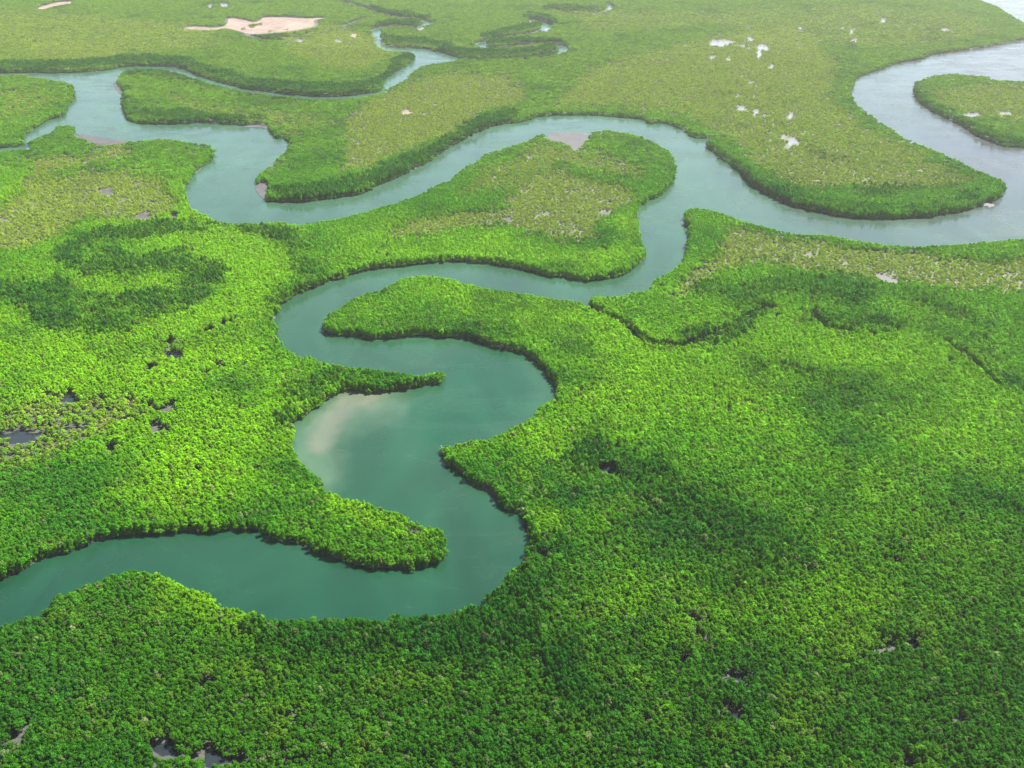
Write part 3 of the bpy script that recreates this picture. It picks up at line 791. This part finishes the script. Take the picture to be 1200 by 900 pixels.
for a_ in ((518.5,529.5,1,4,'bleached dead tree at the very point of the bank opposite the spit'),(521,534,2,4,'bleached dead tree just inside the pointed bank'),
           (616,604,3,5.5,'grey dead tree on the right bank at the upper end of the dark river bend'),(619,613,4,4.5,'lower grey dead tree on the right bank of the dark river bend'),
           (16,671,5,5,'pale dead tree on the left bank where the lowest river reach leaves the view')): dead_tree(*a_)

# the rest: one forest, one scrub
def scatter(name, sel, label):
    me = bpy.data.meshes.new(name); n = int(sel.sum()); me.vertices.add(n)
    me.vertices.foreach_set('co', np.stack([P['x'][sel], P['y'][sel], np.full(n, LAND-.03)], 1).astype(np.float32).ravel())
    a = me.attributes.new('idx', 'INT', 'POINT'); a.data.foreach_set('value', P['i'][sel].astype(np.int32))
    a = me.attributes.new('rot', 'FLOAT_VECTOR', 'POINT'); a.data.foreach_set('vector', np.stack([np.zeros(n), np.zeros(n), P['rot'][sel]], 1).astype(np.float32).ravel())
    a = me.attributes.new('scl', 'FLOAT_VECTOR', 'POINT'); a.data.foreach_set('vector', np.stack([P['sx'][sel], P['sy'][sel], P['sz'][sel]], 1).astype(np.float32).ravel())
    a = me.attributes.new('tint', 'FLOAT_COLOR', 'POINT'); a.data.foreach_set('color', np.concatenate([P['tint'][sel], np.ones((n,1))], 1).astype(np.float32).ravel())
    o = bpy.data.objects.new(name, me); COL.objects.link(o); o['kind'] = 'stuff'; o['label'] = label
    ng = bpy.data.node_groups.new(name + '_scatter', 'GeometryNodeTree')
    ng.interface.new_socket('Geometry', in_out='INPUT', socket_type='NodeSocketGeometry')
    ng.interface.new_socket('Geometry', in_out='OUTPUT', socket_type='NodeSocketGeometry')
    N_ = ng.nodes.new; L = ng.links.new
    gi, go = N_('NodeGroupInput'), N_('NodeGroupOutput')
    m2p = N_('GeometryNodeMeshToPoints'); ci = N_('GeometryNodeCollectionInfo'); ci.inputs['Collection'].default_value = lib
    ci.inputs['Separate Children'].default_value = True; ci.inputs['Reset Children'].default_value = True
    ip = N_('GeometryNodeInstanceOnPoints'); ip.inputs['Pick Instance'].default_value = True
    def named(nm, ty):
        q = N_('GeometryNodeInputNamedAttribute'); q.data_type = ty; q.inputs[0].default_value = nm
        return next(s for s in q.outputs if s.enabled and s.name == 'Attribute')
    L(gi.outputs[0], m2p.inputs[0]); L(m2p.outputs[0], ip.inputs['Points']); L(ci.outputs[0], ip.inputs['Instance'])
    L(named('idx', 'INT'), ip.inputs['Instance Index']); L(named('scl', 'FLOAT_VECTOR'), ip.inputs['Scale'])
    L(named('rot', 'FLOAT_VECTOR'), ip.inputs['Rotation']); L(ip.outputs[0], go.inputs[0])
    md = o.modifiers.new('scatter', 'NODES'); md.node_group = ng
    return o
scatter('mangrove_forest', ~own & ~P['small'], 'dense green mangrove forest covering the land between the river loops')
scatter('mangrove_scrub', ~own & P['small'], 'open flats of small pale mangrove bushes on grey mud')
print('PLANTED', N)

# ------------------------------------------------------------------ air
bm = bmesh.new(); bmesh.ops.create_cube(bm, size=1)
me = bpy.data.meshes.new('haze'); bm.to_mesh(me); bm.free()
hz = bpy.data.objects.new('haze', me); COL.objects.link(hz)
hz.scale = (16000, 16000, 423); hz.location = (0, 7000, 423/2 - 4.2); hz['kind'] = 'stuff'; hz['label'] = 'thin pale haze over the delta'
m, nt, out = new_mat('thin_haze')
pv = nt.nodes.new('ShaderNodeVolumePrincipled'); pv.inputs['Color'].default_value = (1,.98,.93,1); pv.inputs['Density'].default_value = .000030
pv.inputs['Anisotropy'].default_value = .35
nt.links.new(pv.outputs[0], out.inputs['Volume']); me.materials.append(m)

# ------------------------------------------------------------------ light, sky, camera
SUN_EL, SUN_AZ = math.radians(54), math.radians(52)     # azimuth clockwise from the view direction (+Y): behind the forest, to the right
world = bpy.data.worlds.new('World'); SC.world = world; world.use_nodes = True
nt = world.node_tree; bg = nt.nodes['Background']
sky = nt.nodes.new('ShaderNodeTexSky'); sky.sky_type = 'NISHITA'; sky.sun_disc = False
sky.sun_elevation = SUN_EL; sky.sun_rotation = SUN_AZ; sky.air_density = 1.0; sky.dust_density = 1.0
nt.links.new(sky.outputs[0], bg.inputs[0]); bg.inputs[1].default_value = .062
sl = bpy.data.lights.new('sun', 'SUN'); sl.energy = 5.0; sl.angle = math.radians(.53); sl.color = (1, .97, .91)
so = bpy.data.objects.new('sun', sl); COL.objects.link(so)
d = Vector((math.sin(SUN_AZ)*math.cos(SUN_EL), math.cos(SUN_AZ)*math.cos(SUN_EL), math.sin(SUN_EL)))
so.rotation_euler = d.to_track_quat('Z', 'Y').to_euler(); so.location = d*600
cam = bpy.data.cameras.new('camera'); cam.lens = 35; cam.sensor_width = 36; cam.clip_end = 200000; cam.clip_start = 1
co = bpy.data.objects.new('camera', cam); COL.objects.link(co); co.location = (0, 0, H)
co.rotation_euler = (math.pi/2 - PITCH, 0, 0); SC.camera = co

SC.view_settings.view_transform = 'Standard'; SC.view_settings.look = 'None'; SC.view_settings.exposure = 1.95; SC.view_settings.gamma = 1
cy = SC.cycles
cy.max_bounces = 5; cy.diffuse_bounces = 2; cy.glossy_bounces = 2; cy.transmission_bounces = 2; cy.volume_bounces = 1; cy.transparent_max_bounces = 4
cy.use_denoising = True
